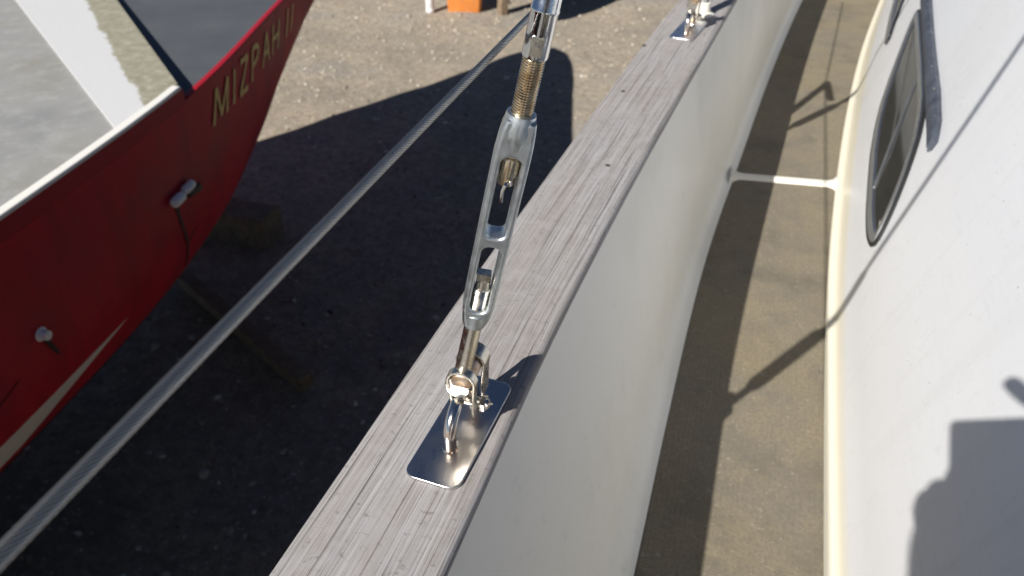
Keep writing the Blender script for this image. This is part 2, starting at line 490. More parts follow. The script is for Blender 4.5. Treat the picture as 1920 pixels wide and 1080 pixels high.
def resample(pts, n):
    P = [Vector((*p, 0)) for p in pts]; P.append(P[0]); L = [0]
    for a, b in zip(P, P[1:]): L.append(L[-1] + (b - a).length)
    out = []
    for k in range(n):
        s_ = L[-1] * k / n; i = max(j for j in range(len(P) - 1) if L[j] <= s_); q = (s_ - L[i]) / max(L[i + 1] - L[i], 1e-9)
        out.append(P[i].lerp(P[i + 1], q))
    for _ in range(2): out = [(out[i - 1] + out[i] * 2 + out[(i + 1) % n]) / 4 for i in range(n)]
    return out
def wnorm(y, h):
    a = wallp(y + .01, h) - wallp(y - .01, h); b = wallp(y, h + .01) - wallp(y, h - .01)
    q = b.cross(a).normalized()
    return q if q.x < 0 else -q
def window(outline, parent, slider=True):
    N = 120; o = resample(outline, N)
    nr = []
    for i in range(N):
        d = (o[(i + 1) % N] - o[i - 1]).normalized(); nr.append(Vector((-d.y, d.x, 0)))
    cen = sum(o, Vector()) / N
    if (cen - o[0]).dot(nr[0]) < 0: nr = [-q for q in nr]
    def ring(inset, out):
        r = []
        for i in range(N):
            p = o[i] + nr[i] * inset; r.append(wallp(p.x, p.y) + wnorm(p.x, p.y) * out)
        return r
    v_, f_ = grid([ring(-.005, .0005), ring(-.005, .005), ring(-.003, .007), ring(.001, .007), ring(.002, .005)], True)
    fr = mk('window', v_, f_, M_black, parent)
    v_, f_ = grid([ring(.002, .006), ring(.004, .0085), ring(.016, .0085), ring(.020, .007), ring(.0225, .002)], True)
    mk('window_frame', v_, f_, M_alu, fr)
    v_, f_ = ring(.0225, .003), [tuple(range(N))]
    # pane as a fan from the centre so that it follows the wall
    c3 = wallp(cen.x, cen.y) + wnorm(cen.x, cen.y) * .003
    v_ = v_ + [c3]; f_ = [(i, (i + 1) % N, N) for i in range(N)]
    pn = mk('pane', v_, f_, M_glass, fr, smooth=60)
    if slider:
        mb = MB(); P0, P1 = Vector((1.665, .186)), Vector((1.93, .356))
        tube(mb, [wallp(*P0.lerp(P1, k / 6)) + wnorm(*P0.lerp(P1, k / 6)) * .004 for k in range(7)], .0032, 8)
        mb.build('slide_channel', M_alu, fr)
    return fr
WIN = [(1.439, .168), (1.49, .160), (1.59, .160), (1.73, .167), (1.865, .174), (1.995, .190), (2.104, .213), (2.213, .252), (2.336, .306), (2.42, .345), (2.440, .366), (2.392, .377), (2.198, .378), (1.961, .376), (1.767, .368), (1.688, .356), (1.611, .334), (1.54, .294), (1.476, .246), (1.434, .200), (1.42, .178)]
window(WIN, boat)
W2 = [(2.60, .218), (2.68, .212), (2.916, .219), (3.085, .228), (3.25, .25), (3.4, .31), (3.5, .38), (3.3, .40), (3.05, .375), (2.87, .30), (2.769, .268), (2.678, .242), (2.61, .228)]
window(W2, boat, False)
# dark strip above the window with its row of small fastenings
SL = [(1.501, .358, .376), (1.52, .360, .383), (1.56, .363, .395), (1.70, .371, .408), (1.90, .383, .413), (2.15, .387, .419), (2.4, .388, .424), (2.8, .39, .43), (3.3, .40, .435), (3.8, .41, .44)]
rows = []
for y, h0, h1 in SL:
    a, b = wallp(y, h0), wallp(y, h1); n1, n2 = wnorm(y, h0), wnorm(y, h1)
    rows.append([a, a + n1 * .010, a.lerp(b, .15) + n1 * .014, a.lerp(b, .85) + n2 * .014, b + n2 * .010, b])
v_, f_ = grid(rows); f_ += [(0, 1, 2, 3, 4, 5), tuple(len(v_) - 6 + k for k in range(5, -1, -1))]
st = mk('eyebrow_strip', v_, f_, M_trim, boat)
M_screw = metal('small bronze screw', (.75, .66, .48), .35)
for y in (1.58, 1.70, 1.83, 1.97, 2.13, 2.30, 2.5):
    h = float(np.interp(y, [q[0] for q in SL], [q[2] for q in SL])) - .0055
    mb = MB(); nn = wnorm(y, h); lathe(mb, wallp(y, h) + nn * .0115, nn, [(0, .0036), (.0016, .003), (.002, .0012)], 12)
    mb.build('screw', M_screw, st)

# wooden plugs sunk in the cap rail
M_plug = mat('dark old plug', (.05, .045, .045), .9)
for x, y in ((-.1735, 1.035), (-.207, 1.335), (-.212, 1.60)):
    mb = MB(); r = .0042
    lathe(mb, (x, y, .0006), (0, 0, 1), [(-.002, r), (.0006, r), (.0009, r * .6)], 16); mb.build('screw_plug', M_plug, boat)

# ---------------------------------------------------------------- pad eyes
def pad_eye(label):
    root = tag(empty('pad_eye', (-.195, .462, .0012)), label, 'pad eye', 'pad eyes on the cap rail')
    o = Vector(root.location); mb = MB()
    M = Matrix.Translation(o + Vector((.0, .0, .0018))) @ Matrix.Rotation(math.radians(-3.0), 4, 'Z')
    v_, f_ = sheet2d(rrect(-.0255, -.070, .0255, .069, .010), [], .0032, .0009, M, 'p', None, None)
    mb.add(v_, f_)
    pl = mb.build('base_plate', M_plate, root, smooth=30)
    bpy.context.view_layer.update()
    mb = MB(); pts = []
    yc, hw, hz, rr = .002, .0315, .0300, .0315
    pts.append((0, yc - hw, .002)); 
    pts.append((0, yc - hw, .010))
    for k in range(0, 25):
        a = math.pi * k / 24; pts.append((0, yc - hw * math.cos(a), .012 + hz * math.sin(a) ** .85))
    pts += [(0, yc + hw, .010), (0, yc + hw, .002)]
    tube(mb, [o + Vector(p) for p in pts], .0058, 20)
    for s_ in (-1, 1): lathe(mb, o + Vector((0, yc + s_ * hw, .0034)), (0, 0, 1), [(0, .0070), (.0008, .0064), (.002, .0058)], 24)
    mb.build('u_bolt', M_ubolt, root)
    return root

# ---------------------------------------------------------------- turnbuckle
PIN = Vector((-.1945, .463, .060))
AX = Vector((.20315, .01741, .97899)).normalized()
def turnbuckle(label):
    root = tag(empty('turnbuckle', PIN), label, 'turnbuckle', 'turnbuckles on the shrouds')
    right = Vector((.9538, .3004, 0)); u = (right - AX * right.dot(AX)).normalized()     # width of the open body
    u = (Matrix.Rotation(math.radians(0), 3, AX) @ u)
    w = AX.cross(u)                                                                       # towards the back
    O = PIN
    B3 = Matrix(((u.x, AX.x, w.x, O.x), (u.y, AX.y, w.y, O.y), (u.z, AX.z, w.z, O.z), (0, 0, 0, 1)))
    # open body: outline in (across, along)
    hw = .0132 - .0044
    out = [(-.0050, .0765), (.0050, .0765), (.0072, .083), (hw, .093), (hw + .0002, .12), (hw + .0004, .17), (hw + .0005, .225), (hw + .0003, .245), (.0084, .256), (.0078, .2615), (-.0066, .2615), (-.0078, .256), (-hw + .0002, .247), (-hw - .0005, .235), (-hw - .0005, .2), (-hw - .0004, .17), (-hw - .0002, .12), (-hw, .093), (-.0072, .083)]
    bv = .0027
    h1 = rrect(-.0073 - bv, .0915 - bv, .0073 + bv, .1572 + bv, .0060 + bv, 8)
    h2 = rrect(-.0074 - bv, .1668 - bv, .0074 + bv, .2352 + bv, .0052 + bv, 8)
    out = [(x * 1.12, y_) for x, y_ in out]
    v_, f_ = sheet2d(out, [h1, h2], .0195, bv, B3, 'b', None, None, 4)
    mb = MB(); mb.add(v_, f_)
    lathe(mb, O, AX, [(.0712, .0080), (.0716, .0092), (.0745, .0102), (.081, .0112), (.086, .0112), (.0880, .0090)], 40, hint=u)
    lathe(mb, O, AX, [(.2400, .0070), (.2410, .0098), (.248, .0116), (.256, .0118), (.263, .0110), (.2668, .0103), (.2674, .0080)], 40, hint=u)
    # web is rounded across
    body = mb.build('body', M_galv, root, smooth=32)
    # lower screw with its eye
    mb = MB()
    prof = [(.008, .0076), (.070, .0076)]
    s_ = .070
    while s_ < .111: prof += [(s_ + .0006, .0076), (s_ + .0012, .0070)]; s_ += .0012
    prof += [(.112, .0074), (.1125, .0066)]
    lathe(mb, O, AX, prof, 28, hint=u)
    lathe(mb, O, AX, [(.1120, .0062), (.1200, .0060)], 24, hint=u)
    box(mb, O + AX * .1235 + u * -.0004, (.0108, .0085, .0070), axes=(u, w, AX))
    ydir = Vector((0, 1, 0))
    lathe(mb, O - ydir * .0085, ydir, [(0, .0108), (.001, .0118), (.016, .0118), (.017, .0108)], 32)
    mb.build('lower_screw', M_rod, root, smooth=40)
    # upper screw
    mb = MB(); prof = [(.2105, .0052), (.2108, .0062), (.2185, .0062), (.2188, .0072), (.232, .0073), (.2325, .0071)]
    s_ = .2330
    while s_ < .3060: prof += [(s_ + .0004, .0078), (s_ + .0009, .0078), (s_ + .0013, .0069), (s_ + .0019, .0069)]; s_ += .0019
    lathe(mb, O, AX, prof, 36, hint=u)
    mb.build('upper_screw', M_thread, root, smooth=50)
    # split pin through the end of the upper screw, one leg hanging
    mb = MB(); c0 = O + AX * .2145 - w * .0075
    tube(mb, [c0 + w * .012, c0, c0 - AX * .001 - w * .0012 - u * .001, c0 - AX * .006 - w * .0014 - u * .002 , c0 - AX * .0155 - w * .0010 - u * .0012], .0013, 8)
    tube(mb, [c0 + u * .003 + w * .002, c0 + u * .0028 - w * .0008, c0 + u * .0024 - w * .001 + AX * .004], .0012, 8)
    mb.build('split_pin', M_chrome, root)
    # toggle: two straps bent over the clevis pin, closed by a cross bolt
    mb = MB()
    def strap(y0, y1):
        th = .0028; ri = .0113; pts = []
        zl = -.043
        path = [(-.0104, zl), (-.0108, -.020)]
        path += [(-(ri + th / 2) * math.cos(a), (ri + th / 2) * math.sin(a)) for a in [math.radians(d) for d in range(-28, 209, 8)]]
        path += [(.0104, -.018), (.0090, -.026), (.0088, zl)]
        path = [Vector((p[0], 0, p[1])) for p in path]
        # smooth the joins
        for _ in range(2): path = [path[0]] + [(path[i - 1] + path[i] * 2 + path[i + 1]) / 4 for i in range(1, len(path) - 1)] + [path[-1]]
        rows = []
        for i, p in enumerate(path):
            d = (path[min(i + 1, len(path) - 1)] - path[max(i - 1, 0)]).normalized(); nn = Vector((-d.z, 0, d.x)) * th / 2
            e = .0005
            rows.append([O + p + nn + Vector((0, y0 + e, 0)), O + p + nn + Vector((0, y1 - e, 0)), O + p + nn * .6 + Vector((0, y1, 0)), O + p - nn * .6 + Vector((0, y1, 0)), O + p - nn + Vector((0, y1 - e, 0)), O + p - nn + Vector((0, y0 + e, 0)), O + p - nn * .6 + Vector((0, y0, 0)), O + p + nn * .6 + Vector((0, y0, 0))])
        v_, f_ = grid(rows, True); f_ += [tuple(range(7, -1, -1)), tuple(len(v_) - 8 + k for k in range(8))]
        mb.add(v_, f_)
    strap(-.0165, -.0085 + .0005); strap(.0095, .0255)
    tg = mb.build('toggle', M_strap, root, smooth=45)
    mb = MB(); lathe(mb, O - ydir * .0140, ydir, [(-.0016, .0088), (-.0012, .0092), (-.0004, .0098), (0, .0100), (.038, .0110), (.0405, .0106), (.0412, .0095)], 36)
    mb.build('clevis_pin', M_pin, tg, smooth=50)
    mb = MB(); xd = Vector((1, 0, 0)); c0 = O + Vector((0, .0045, -.0400))
    lathe(mb, c0 - xd * .016, xd, [(0, .0042), (.001, .0050), (.034, .0050), (.035, .0042)], 20)
    lathe(mb, c0 + xd * .0112, xd, [(0, .0075), (.0005, .0080), (.0045, .0080), (.005, .0075)], 6)
    tube(mb, [c0 + xd * .0185 + Vector((0, -.006, .004)), c0 + xd * .0185, c0 + xd * .0185 + Vector((.001, .006, -.005))], .0011, 8)
    cbt = mb.build('cross_bolt', M_rod, tg, smooth=40)
    tm2 = Matrix.Translation(Vector((.004, .0065, .0090))) @ Matrix.Rotation(math.radians(6), 4, 'X')
    for ob in [tg] + [q for q in tg.children if q is not cbt]: ob.data.transform(tm2)
    cbt.data.transform(Matrix.Translation(Vector((.004, .0065, .0085))))
    return root

def shroud(label):
    root = tag(empty('shroud_wire', PIN + AX * .3065), label, 'shroud', 'wire shrouds above the turnbuckles')
    mb = MB(); O = PIN
    lathe(mb, O, AX, [(.3068, .0072), (.3075, .0086), (.3090, .0089), (.3372, .0090), (.3378, .0094), (.3388, .0094), (.3394, .0090), (.43, .0088), (.437, .0070), (.44, .0055)], 48)
    tm_ = mb.build('terminal', M_chrome, root, smooth=35)
    # spanner flat, milled into the sleeve: a shallow plate standing a hair proud
    right = Vector((.9538, .3004, 0)); u = (right - AX * right.dot(AX)).normalized(); w = AX.cross(u)
    fw = (-w + u * -.12).normalized(); fu = AX.cross(fw).normalized()
    mb = MB(); box(mb, O + AX * .3165 + fw * .0081, (.0085, .0020, .0130), axes=(fu, fw, AX)); bevel(mb.build('spanner_flat', M_rod, tm_, smooth=False), .0004)
    mb = MB(); tube(mb, [O + AX * s_ for s_ in (.43, 1, 2, 4, 6.5)], .0052, 12)
    mb.build('wire', M_wire, root)
    return root

def copy_tree(o, parent=None):
    c = o.copy(); COL.objects.link(c); c.parent = parent
    for ch in list(o.children): copy_tree(ch, c)
    return c

p1 = pad_eye('polished steel pad eye with U shaped loop on grey teak rail, below the open turnbuckle')
t1 = turnbuckle('open bodied metal turnbuckle standing over the rail, pinned to the near pad eye')
s1 = shroud('bright steel shroud terminal screwed into the top of the open turnbuckle')
OFF = Vector((.0605, 1.262, 0))
p2 = copy_tree(p1); p2.location = p1.location + OFF; p2['label'] = 'far steel pad eye near the top edge of the photo, further along the teak rail'
p2.rotation_euler.z = math.radians(-5)
t2 = copy_tree(t1); t2.location = t1.location + OFF; t2['label'] = 'far turnbuckle at the top edge of the photo, rising from the far pad eye'
s2 = copy_tree(s1); s2.location = s1.location + OFF; s2['label'] = 'far shroud wire rising out of the photo above the far pad eye'

# ---------------------------------------------------------------- stanchion and lifeline
ST = Vector((-.118, 1.852, 0))
STT = Vector((-.140, 1.845, .40))
root = tag(empty('stanchion', ST), 'upright steel stanchion post on the teak rail just beyond the far pad eye', 'stanchion')
mb = MB(); lathe(mb, ST, (STT - ST), [(.006, .0125), (.396, .0125), (.402, .011), (.406, .006)], 24); mb.build('post', M_chrome, root)
mb = MB(); lathe(mb, ST, (0, 0, 1), [(.001, .026), (.004, .026), (.006, .022), (.010, .0165), (.030, .0145), (.031, .013)], 32); mb.build('base_flange', M_deckwhite, root)
mb = MB(); tube(mb, [STT + Vector((0, -.022, -.018)), STT + Vector((0, .022, -.018))], .008, 14); mb.build('line_eye', M_chrome, root)
mb = MB(); tube(mb, [STT + Vector((0, .010, -.004)), STT + Vector((.012, -.150, -.010))], .011, 16); mb.build('head_bar', M_chrome, root)

def rope(name, pts, r, lobes, lay, step, matr, parent=None, depth=.16):
    """twisted wire: outer strands as ridges that wind round the path"""
    P = [Vector(p) for p in pts]; L = [0]
    for a, b in zip(P, P[1:]): L.append(L[-1] + (b - a).length)
    nn = lobes * 6; vs = []; us = []; n = int(L[-1] / step)
    base = frame(P[1] - P[0])
    for i in range(n + 1):
        s_ = L[-1] * i / n; j = max(k for k in range(len(P) - 1) if L[k] <= s_ + 1e-9); q = (s_ - L[j]) / (L[j + 1] - L[j])
        p = P[j].lerp(P[j + 1], min(q, 1)); d = (P[j + 1] - P[j]).normalized()
        u = (base[0] - d * base[0].dot(d)).normalized(); w = d.cross(u); tw = 2 * math.pi * s_ / lay
        for k in range(nn):
            a = 2 * math.pi * k / nn; rr = r * (1 - depth + depth * abs(math.sin(lobes * a / 2)) ** .7)
            vs.append(p + (u * math.cos(a + tw) + w * math.sin(a + tw)) * rr); us.append((k / nn * lobes, s_))
    fs = [(i * nn + k, i * nn + (k + 1) % nn, (i + 1) * nn + (k + 1) % nn, (i + 1) * nn + k) for i in range(n) for k in range(nn)]
    fs += [tuple(range(nn - 1, -1, -1)), tuple(n * nn + k for k in range(nn))]
    return mk(name, vs, fs, matr, parent, smooth=70, uvs=us)
EYE = STT + Vector((0, 0, -.018))
LA = Vector((-.157, .07, .363)); d_ = (EYE - LA).normalized()
root = tag(empty('lifeline', LA), 'long twisted steel lifeline running diagonally from lower left to behind the shroud', 'lifeline')
rope('strands', [LA - d_ * .12, EYE - d_ * .02], .00255, 12, .034, .0010, M_rope, root, .26)
mb = MB(); tube(mb, [LA - d_ * 2.6, LA - d_ * .12], .0025, 12); mb.build('wire_run', M_wire, root)
mb = MB(); tube(mb, [EYE - d_ * .02, EYE, EYE + Vector((.10, 1.1, -.01))], .0025, 12); mb.build('wire_run', M_wire, root)

# ---------------------------------------------------------------- red boat
RS = .53
xs_ = itp([-6, -2, 0, 1.247, 2.2, 3.43, 5.12, 6.0, 6.5, 6.75, 6.85], [-2.0, -1.70, -1.72, -1.817, -1.95, -2.290, -2.72, -2.92, -3.07, -3.22, -3.37])
xcl = lambda y: -3.85 + .137 * (y - 3.42)
HY = [-6, 0, 1.26, 2.0, 2.9, 3.9, 4.9, 5.8, 6.5, 6.85]
Kf = itp(HY, [1.35, 1.43, 1.46, 1.43, 1.38, 1.02, .8, .6, .3, .06])
Pf = itp(HY, [3.6, 3.9, 3.9, 3.8, 3.1, 2.1, 1.2, 1, .8, .8])
ZF = -1.09 + RS; ZA = -1.04 + RS
def hullp(y, d, side=1):                                    # starboard side = the side we see
    b = xs_(y) - xcl(y); K_ = Kf(y); zn = min(max(d / K_, 0), 1)
    return Vector((xcl(y) + side * b * (1 - zn ** Pf(y)), y, ZF - d))
M_red = mat('red hull paint', (.30, .012, .024), .5, spec=.18)
t = NT(M_red); v = t.coord('Object'); z = t.sep(v)[2]; yl = t.sep(v)[1]
n1 = t.noise(v, 1.6, 6, .6); n2 = t.noise(t.coord('Object', (7, 7, 1.2)), 1, 5, .65); n3 = t.noise(v, 26, 5, .7)
c = t.ramp(n1, [(.34, (.30, .011, .022)), (.5, (.47, .014, .028)), (.66, (.38, .026, .044))])
c = t.mix(t.ramp(n2, [(.50, g(0)), (.74, g(.6))]), c, (.14, .012, .018))
c = t.mix(t.ramp(n3, [(.66, g(0)), (.76, g(.4))]), c, (.10, .02, .02))
zz = t.math('ADD', z, t.math('MULTIPLY', n3, .006))
c = t.mix(t.math('MULTIPLY', t.math('GREATER_THAN', zz, t.math('ADD', 1.425, t.math('MULTIPLY', yl, .20))), t.math('LESS_THAN', zz, 1.545)), c, (.74, .69, .63))
c = t.mix(t.math('LESS_THAN', zz, 1.36), c, (.05, .012, .012))
t.col(c); t.rough(t.ramp(n1, [(.3, g(.4)), (.7, g(.6))])); t.bump(t.noise(v, 1.3, 3), .35, .03)
M_redd = mat('red bulwark paint', (.34, .012, .024), .5, spec=.2)
M_lgrey = mat('light grey deck paint', (.36, .365, .36), .7)
t = NT(M_lgrey); v = t.coord('Object'); n1 = t.noise(v, 2.0, 6, .65); n2 = t.noise(v, 14, 6, .7)
c = t.ramp(n1, [(.36, (.235, .24, .245)), (.52, (.29, .293, .29)), (.68, (.255, .252, .225))])
c = t.mix(t.ramp(n2, [(.50, g(0)), (.68, g(.7))]), c, (.36, .365, .36)); t.col(c)
M_dgrey = mat('dark grey deck paint', (.12, .13, .14), .65)
t = NT(M_dgrey); v = t.coord('Object'); n1 = t.noise(v, 2.4, 6, .65); n2 = t.noise(v, 11, 6, .7)
c = t.ramp(n1, [(.35, (.07, .077, .09)), (.62, (.088, .096, .107)), (.78, (.11, .12, .11))])
c = t.mix(t.ramp(n2, [(.58, g(0)), (.75, g(.4))]), c, (.15, .165, .145)); t.col(c)
M_cap = mat('chipped white paint', (.74, .73, .69), .55)
t = NT(M_cap); v = t.coord('Object'); n1 = t.noise(v, 10, 7, .7); n2 = t.noise(v, 3, 4)
c = t.mix(t.ramp(n1, [(.60, g(0)), (.70, g(.7))]), (.76, .755, .72), (.42, .40, .33))
t.col(c)
M_band = mat('white band with worn mossy edge', (.74, .73, .70), .6)
t = NT(M_band); uvv = t.coord('UV'); s3 = t.sep(uvv); n1 = t.noise(t.coord('Object'), 6, 8, .75); n2 = t.noise(t.coord('Object'), 24, 6, .75)
e = t.math('ADD', t.math('ADD', s3[1], t.math('MULTIPLY', t.math('SUBTRACT', .45, s3[0]), .34)), t.math('MULTIPLY', t.math('SUBTRACT', n1, .5), .34))
worn = t.ramp(e, [(.60, g(0)), (.64, g(1))])
c = t.mix(t.ramp(n2, [(.60, g(0)), (.72, g(.35))]), (.60, .605, .62), (.42, .42, .39))
c = t.mix(worn, c, t.ramp(n2, [(.3, (.21, .20, .14)), (.55, (.33, .315, .24)), (.7, (.46, .44, .38))]))
t.col(c); t.bump(n2, .3, .004)

red = tag(empty('fishing_boat', (-3.6, 1, GZ)), 'red hulled boat with grey decks and white deck edge standing on the yard at left', 'boat')
ry_ = [-6, -5, -4, -3, -2, -1, -.5] + [i * .15 for i in range(0, 43)] + [6.5, 6.6, 6.7, 6.8, 6.85]
zns = [0, .03, .08, .15, .22, .3, .38, .46, .54, .61, .68, .74, .80, .85, .9, .94, .97, 1]
rows = []
for y in ry_:
    K_ = Kf(y); st_ = [hullp(y, q * K_) for q in zns]; pt = [hullp(y, q * K_, -1) for q in reversed(zns[:-1])]
    rows.append(st_ + pt)
v_, f_ = grid(rows); nrow = len(rows[0]); f_ += [tuple(range(nrow)), tuple(len(v_) - nrow + k for k in range(nrow - 1, -1, -1))]
mk('hull', v_, f_, M_red, red, smooth=50)
# raised sheer strake of the after part
def strip_box(name, ys_, fa, fb, z0, z1, m, parent=red, **k):
    rows = [[Vector((*fa(y), z0)), Vector((*fa(y), z1)), Vector((*fb(y), z1)), Vector((*fb(y), z0))] for y in ys_]
    v_, f_ = grid(rows, True); f_ += [(3, 2, 1, 0), tuple(len(v_) - 4 + q for q in range(4))]
    return bevel(mk(name, v_, f_, m, parent, smooth=30, **k), .004)
ya = [-6, -4, -2, -1] + [i * .2 for i in range(0, 11)] + [2.18]
strip_box('sheer_strake', ya, lambda y: (xs_(y) + .0015, y), lambda y: (xs_(y) - .035, y), ZF - .012, ZA - .002, M_redd)
strip_box('sheer_strake', ya, lambda y: (2 * xcl(y) - xs_(y) - .0015, y), lambda y: (2 * xcl(y) - xs_(y) + .035, y), ZF - .012, ZA - .002, M_redd)
strip_box('gunwale_cap', [y for y in ya if y < 2] + [2.03, 2.165], lambda y: (xs_(y) + .004, y), lambda y: (xs_(y) - .032, y), ZA - .004, ZA + .010, M_cap)
strip_box('gunwale_cap', [y for y in ya if y < 2] + [2.03, 2.165], lambda y: (2 * xcl(y) - xs_(y) + .06, y), lambda y: (2 * xcl(y) - xs_(y) - .004, y), ZA - .004, ZA + .010, M_cap)
# toe of the forward bulwark
yf = [2.2 + i * .15 for i in range(0, 29)] + [6.5, 6.6]
strip_box('bulwark_edge', yf, lambda y: (xs_(y) - .001, y), lambda y: (xs_(y) - .030, y), ZF - .02, ZF + .004, M_redd)
strip_box('bulwark_edge', yf, lambda y: (2 * xcl(y) - xs_(y) + .03, y), lambda y: (2 * xcl(y) - xs_(y) + .001, y), ZF - .02, ZF + .004, M_redd)
# fore deck (dark) and after deck (light), meeting at the V shaped step
rows = [[Vector((xs_(y) - .028 + (2 * xcl(y) - 2 * xs_(y) + .056) * k / 8, y, ZF - .003 + .03 * math.sin(math.pi * k / 8))) for k in range(9)] for y in [1.6] + yf]
v_, f_ = grid(rows); mk('fore_deck', v_, f_, M_dgrey, red)
cenp = (-3.95, 3.88)
def stepl(q): return Vector((-1.972 + (cenp[0] + 1.972) * q, 2.19 + (cenp[1] - 2.19) * q))       # forward edge of the raised part
def bandl(q): return Vector((-1.915 + (cenp[0] - .02 + 1.915) * q, 1.80 + (3.28 - 1.80) * q))
def under(q): return bandl(q).lerp(stepl(q), .25)
def mir(p): c_ = xcl(p.y); return Vector((2 * c_ - p.x, p.y))
def slab(name, poly, z0, z1, m, uvs=None):
    n = len(poly); vs = [Vector((*p, z1)) for p in poly] + [Vector((*p, z0)) for p in poly]
    fs = [tuple(range(n)), tuple(range(2 * n - 1, n - 1, -1))] + [(i, i + n, (i + 1) % n + n, (i + 1) % n) for i in range(n)]
    return mk(name, vs, fs, m, red, smooth=False)
edge = [Vector((xs_(y) - .030, y)) for y in (-6, -3, -1, 0, .6, 1.2, 1.6, 1.8)]
port = [mir(p) for p in edge]
slab('after_deck', edge + [under(0) + Vector((.002, 0)), under(.5), under(1), mir(under(.5)), mir(under(0)) + Vector((-.002, 0))] + port[::-1], ZA - .05, ZA - .002, M_lgrey)
for sgn in (0, 1):
    rows = []; uvs = []
    for i in range(25):
        q = i / 24; a, b = bandl(q), stepl(q)
        if sgn: a, b = mir(a), mir(b)
        pts = [Vector((*a, ZA - .04)), Vector((*a, ZA + .003))] + [Vector((*a.lerp(b, k / 6), ZA + .005)) for k in range(7)] + [Vector((*b, ZA + .003)), Vector((*b, ZF - .02))]
        rows.append(pts); uvs += [(q, 0), (q, 0)] + [(q, k / 6) for k in range(7)] + [(q, 1), (q, 1)]
    v_, f_ = grid(rows); f_ += [tuple(range(len(rows[0])))]
    mk('deck_band', v_, f_, M_band, red, uvs=uvs, smooth=20)
# name on the bow
M_gold = mat('gold lettering paint', (.72, .50, .14), .5)
def hn(y, d):
    q = (hullp(y + .02, d) - hullp(y - .02, d)).cross(hullp(y, d + .02) - hullp(y, d)).normalized()
    return q if q.x > 0 else -q
LET = {'M': [[(0, 0), (.12, 1)], [(.12, 1), (.38, .10)], [(.38, .10), (.72, 1)], [(.72, 1), (.66, 0)]],
       'I': [[(0, 0), (.08, 1)]], 'Z': [[(.06, 1), (.52, .97)], [(.52, .97), (0, .03)], [(0, .03), (.50, 0)]],
       'P': [[(0, 0), (.08, 1)], [(.08, 1), (.34, .98), (.50, .84), (.46, .62), (.28, .50), (.05, .47)]],
       'A': [[(0, 0), (.34, 1)], [(.34, 1), (.54, 0)], [(.12, .36), (.48, .36)]],
       'H': [[(0, 0), (.08, 1)], [(.46, 0), (.56, 1)], [(.04, .50), (.51, .52)]]}
mb = MB(); cx0 = 0
TY0, TW, TD0, TD1 = 2.33, .205, .170, .050
def tp(a, b):                                               # letters lean forward
    y = TY0 + TW * (a + .30 * b); q = min(max((y - 2.3) / 1.6, 0), 1)
    d = TD0 + (TD1 - TD0) * b
    return hullp(y, d) + hn(y, d) * .005
for ch, adv in (('M', 1.05), ('I', .40), ('Z', .80), ('P', .80), ('A', .82), ('H', 1.25), ('I', .42), ('I', .4)):
    for stt in LET[ch]:
        pts = []
        for a, b in zip(stt, stt[1:]):
            for q in range(7): pts.append((cx0 + a[0] + (b[0] - a[0]) * q / 6, a[1] + (b[1] - a[1]) * q / 6))
        rows = []
        for q, p in enumerate(pts):
            n0 = pts[max(q - 1, 0)]; n1 = pts[min(q + 1, len(pts) - 1)]
            dx, dz = (n1[0] - n0[0]) * TW, (n1[1] - n0[1]) * (TD0 - TD1); L_ = math.hypot(dx, dz) or 1
            w_ = .0105 * (1 + .15 * math.sin(q * 1.3 + cx0)); ox, oz = -dz / L_ * w_ / TW, dx / L_ * w_ / (TD0 - TD1)
            rows.append([tp(p[0] + ox, p[1] + oz), tp(p[0] - ox, p[1] - oz)])
        v_, f_ = grid(rows); mb.add(v_, f_)
    cx0 += adv
lo = mb.build('name_lettering', M_gold, red)
lo['label'] = 'gold slanted letters MIZPAH II on the red bow'

M_pvc = mat('white plastic fitting', (.90, .87, .82), .45)
M_drip = mat('dark drip stain', (.035, .012, .010), .7)

# outlet fitting: two short white pipes side by side, with the drip line below them
mb = MB()
for y, d, L_, r_ in ((1.950, .285, .075, .019), (2.030, .277, .075, .017)):
    p = hullp(y, d) + hn(y, d) * .016; a_ = (hullp(y + .05, d) - hullp(y - .05, d)).normalized()
    lathe(mb, p - a_ * L_ / 2, a_, [(0, r_ * .5), (.005, r_ * .85), (.014, r_), (L_ - .02, r_), (L_ - .008, r_ * .9), (L_ - .002, r_ * .55)], 18)
mb.build('outlet_fitting', M_pvc, red)
mb = MB(); box(mb, hullp(2.075, .315) + hn(2.075, .31) * .010, (.016, .075, .03)); bevel(mb.build('outlet_block', M_black, red, smooth=False), .004)  # dark block just below and forward of the white pipes
mb = MB()
def streak(pts, w, m=M_drip, name='drip_stain'):
    rows = []
    n = 14
    for i in range(n + 1):
        q = i / n * (len(pts) - 1); j = min(int(q), len(pts) - 2); f = q - j
        y = pts[j][0] * (1 - f) + pts[j + 1][0] * f; d = pts[j][1] * (1 - f) + pts[j + 1][1] * f
        ww_ = w * (1 - .45 * i / n) * (1 + .25 * math.sin(i * 2.3))
        rows.append([hullp(y - ww_, d) + hn(y, d) * .0015, hullp(y, d) + hn(y, d) * .003, hullp(y + ww_, d) + hn(y, d) * .0015])
    v_, f_ = grid(rows); return mk(name, v_, f_, m, red)
streak([(1.950, .31), (1.967, .405), (1.996, .50), (2.015, .58), (2.03, .66)], .010)
streak([(2.094, .485), (2.04, .495), (1.998, .53)], .007)
streak([(1.216, .33), (1.232, .38), (1.251, .43)], .011)
streak([(1.005, .42), (1.05, .41), (1.094, .395)], .008)
mb = MB(); p = hullp(1.214, .322); n_ = hn(1.214, .322)
lathe(mb, p - n_ * .01, n_, [(0, .022), (.012, .022), (.014, .016), (.034, .015), (.036, .008)], 18); mb.build('drain_stub', M_pvc, red)

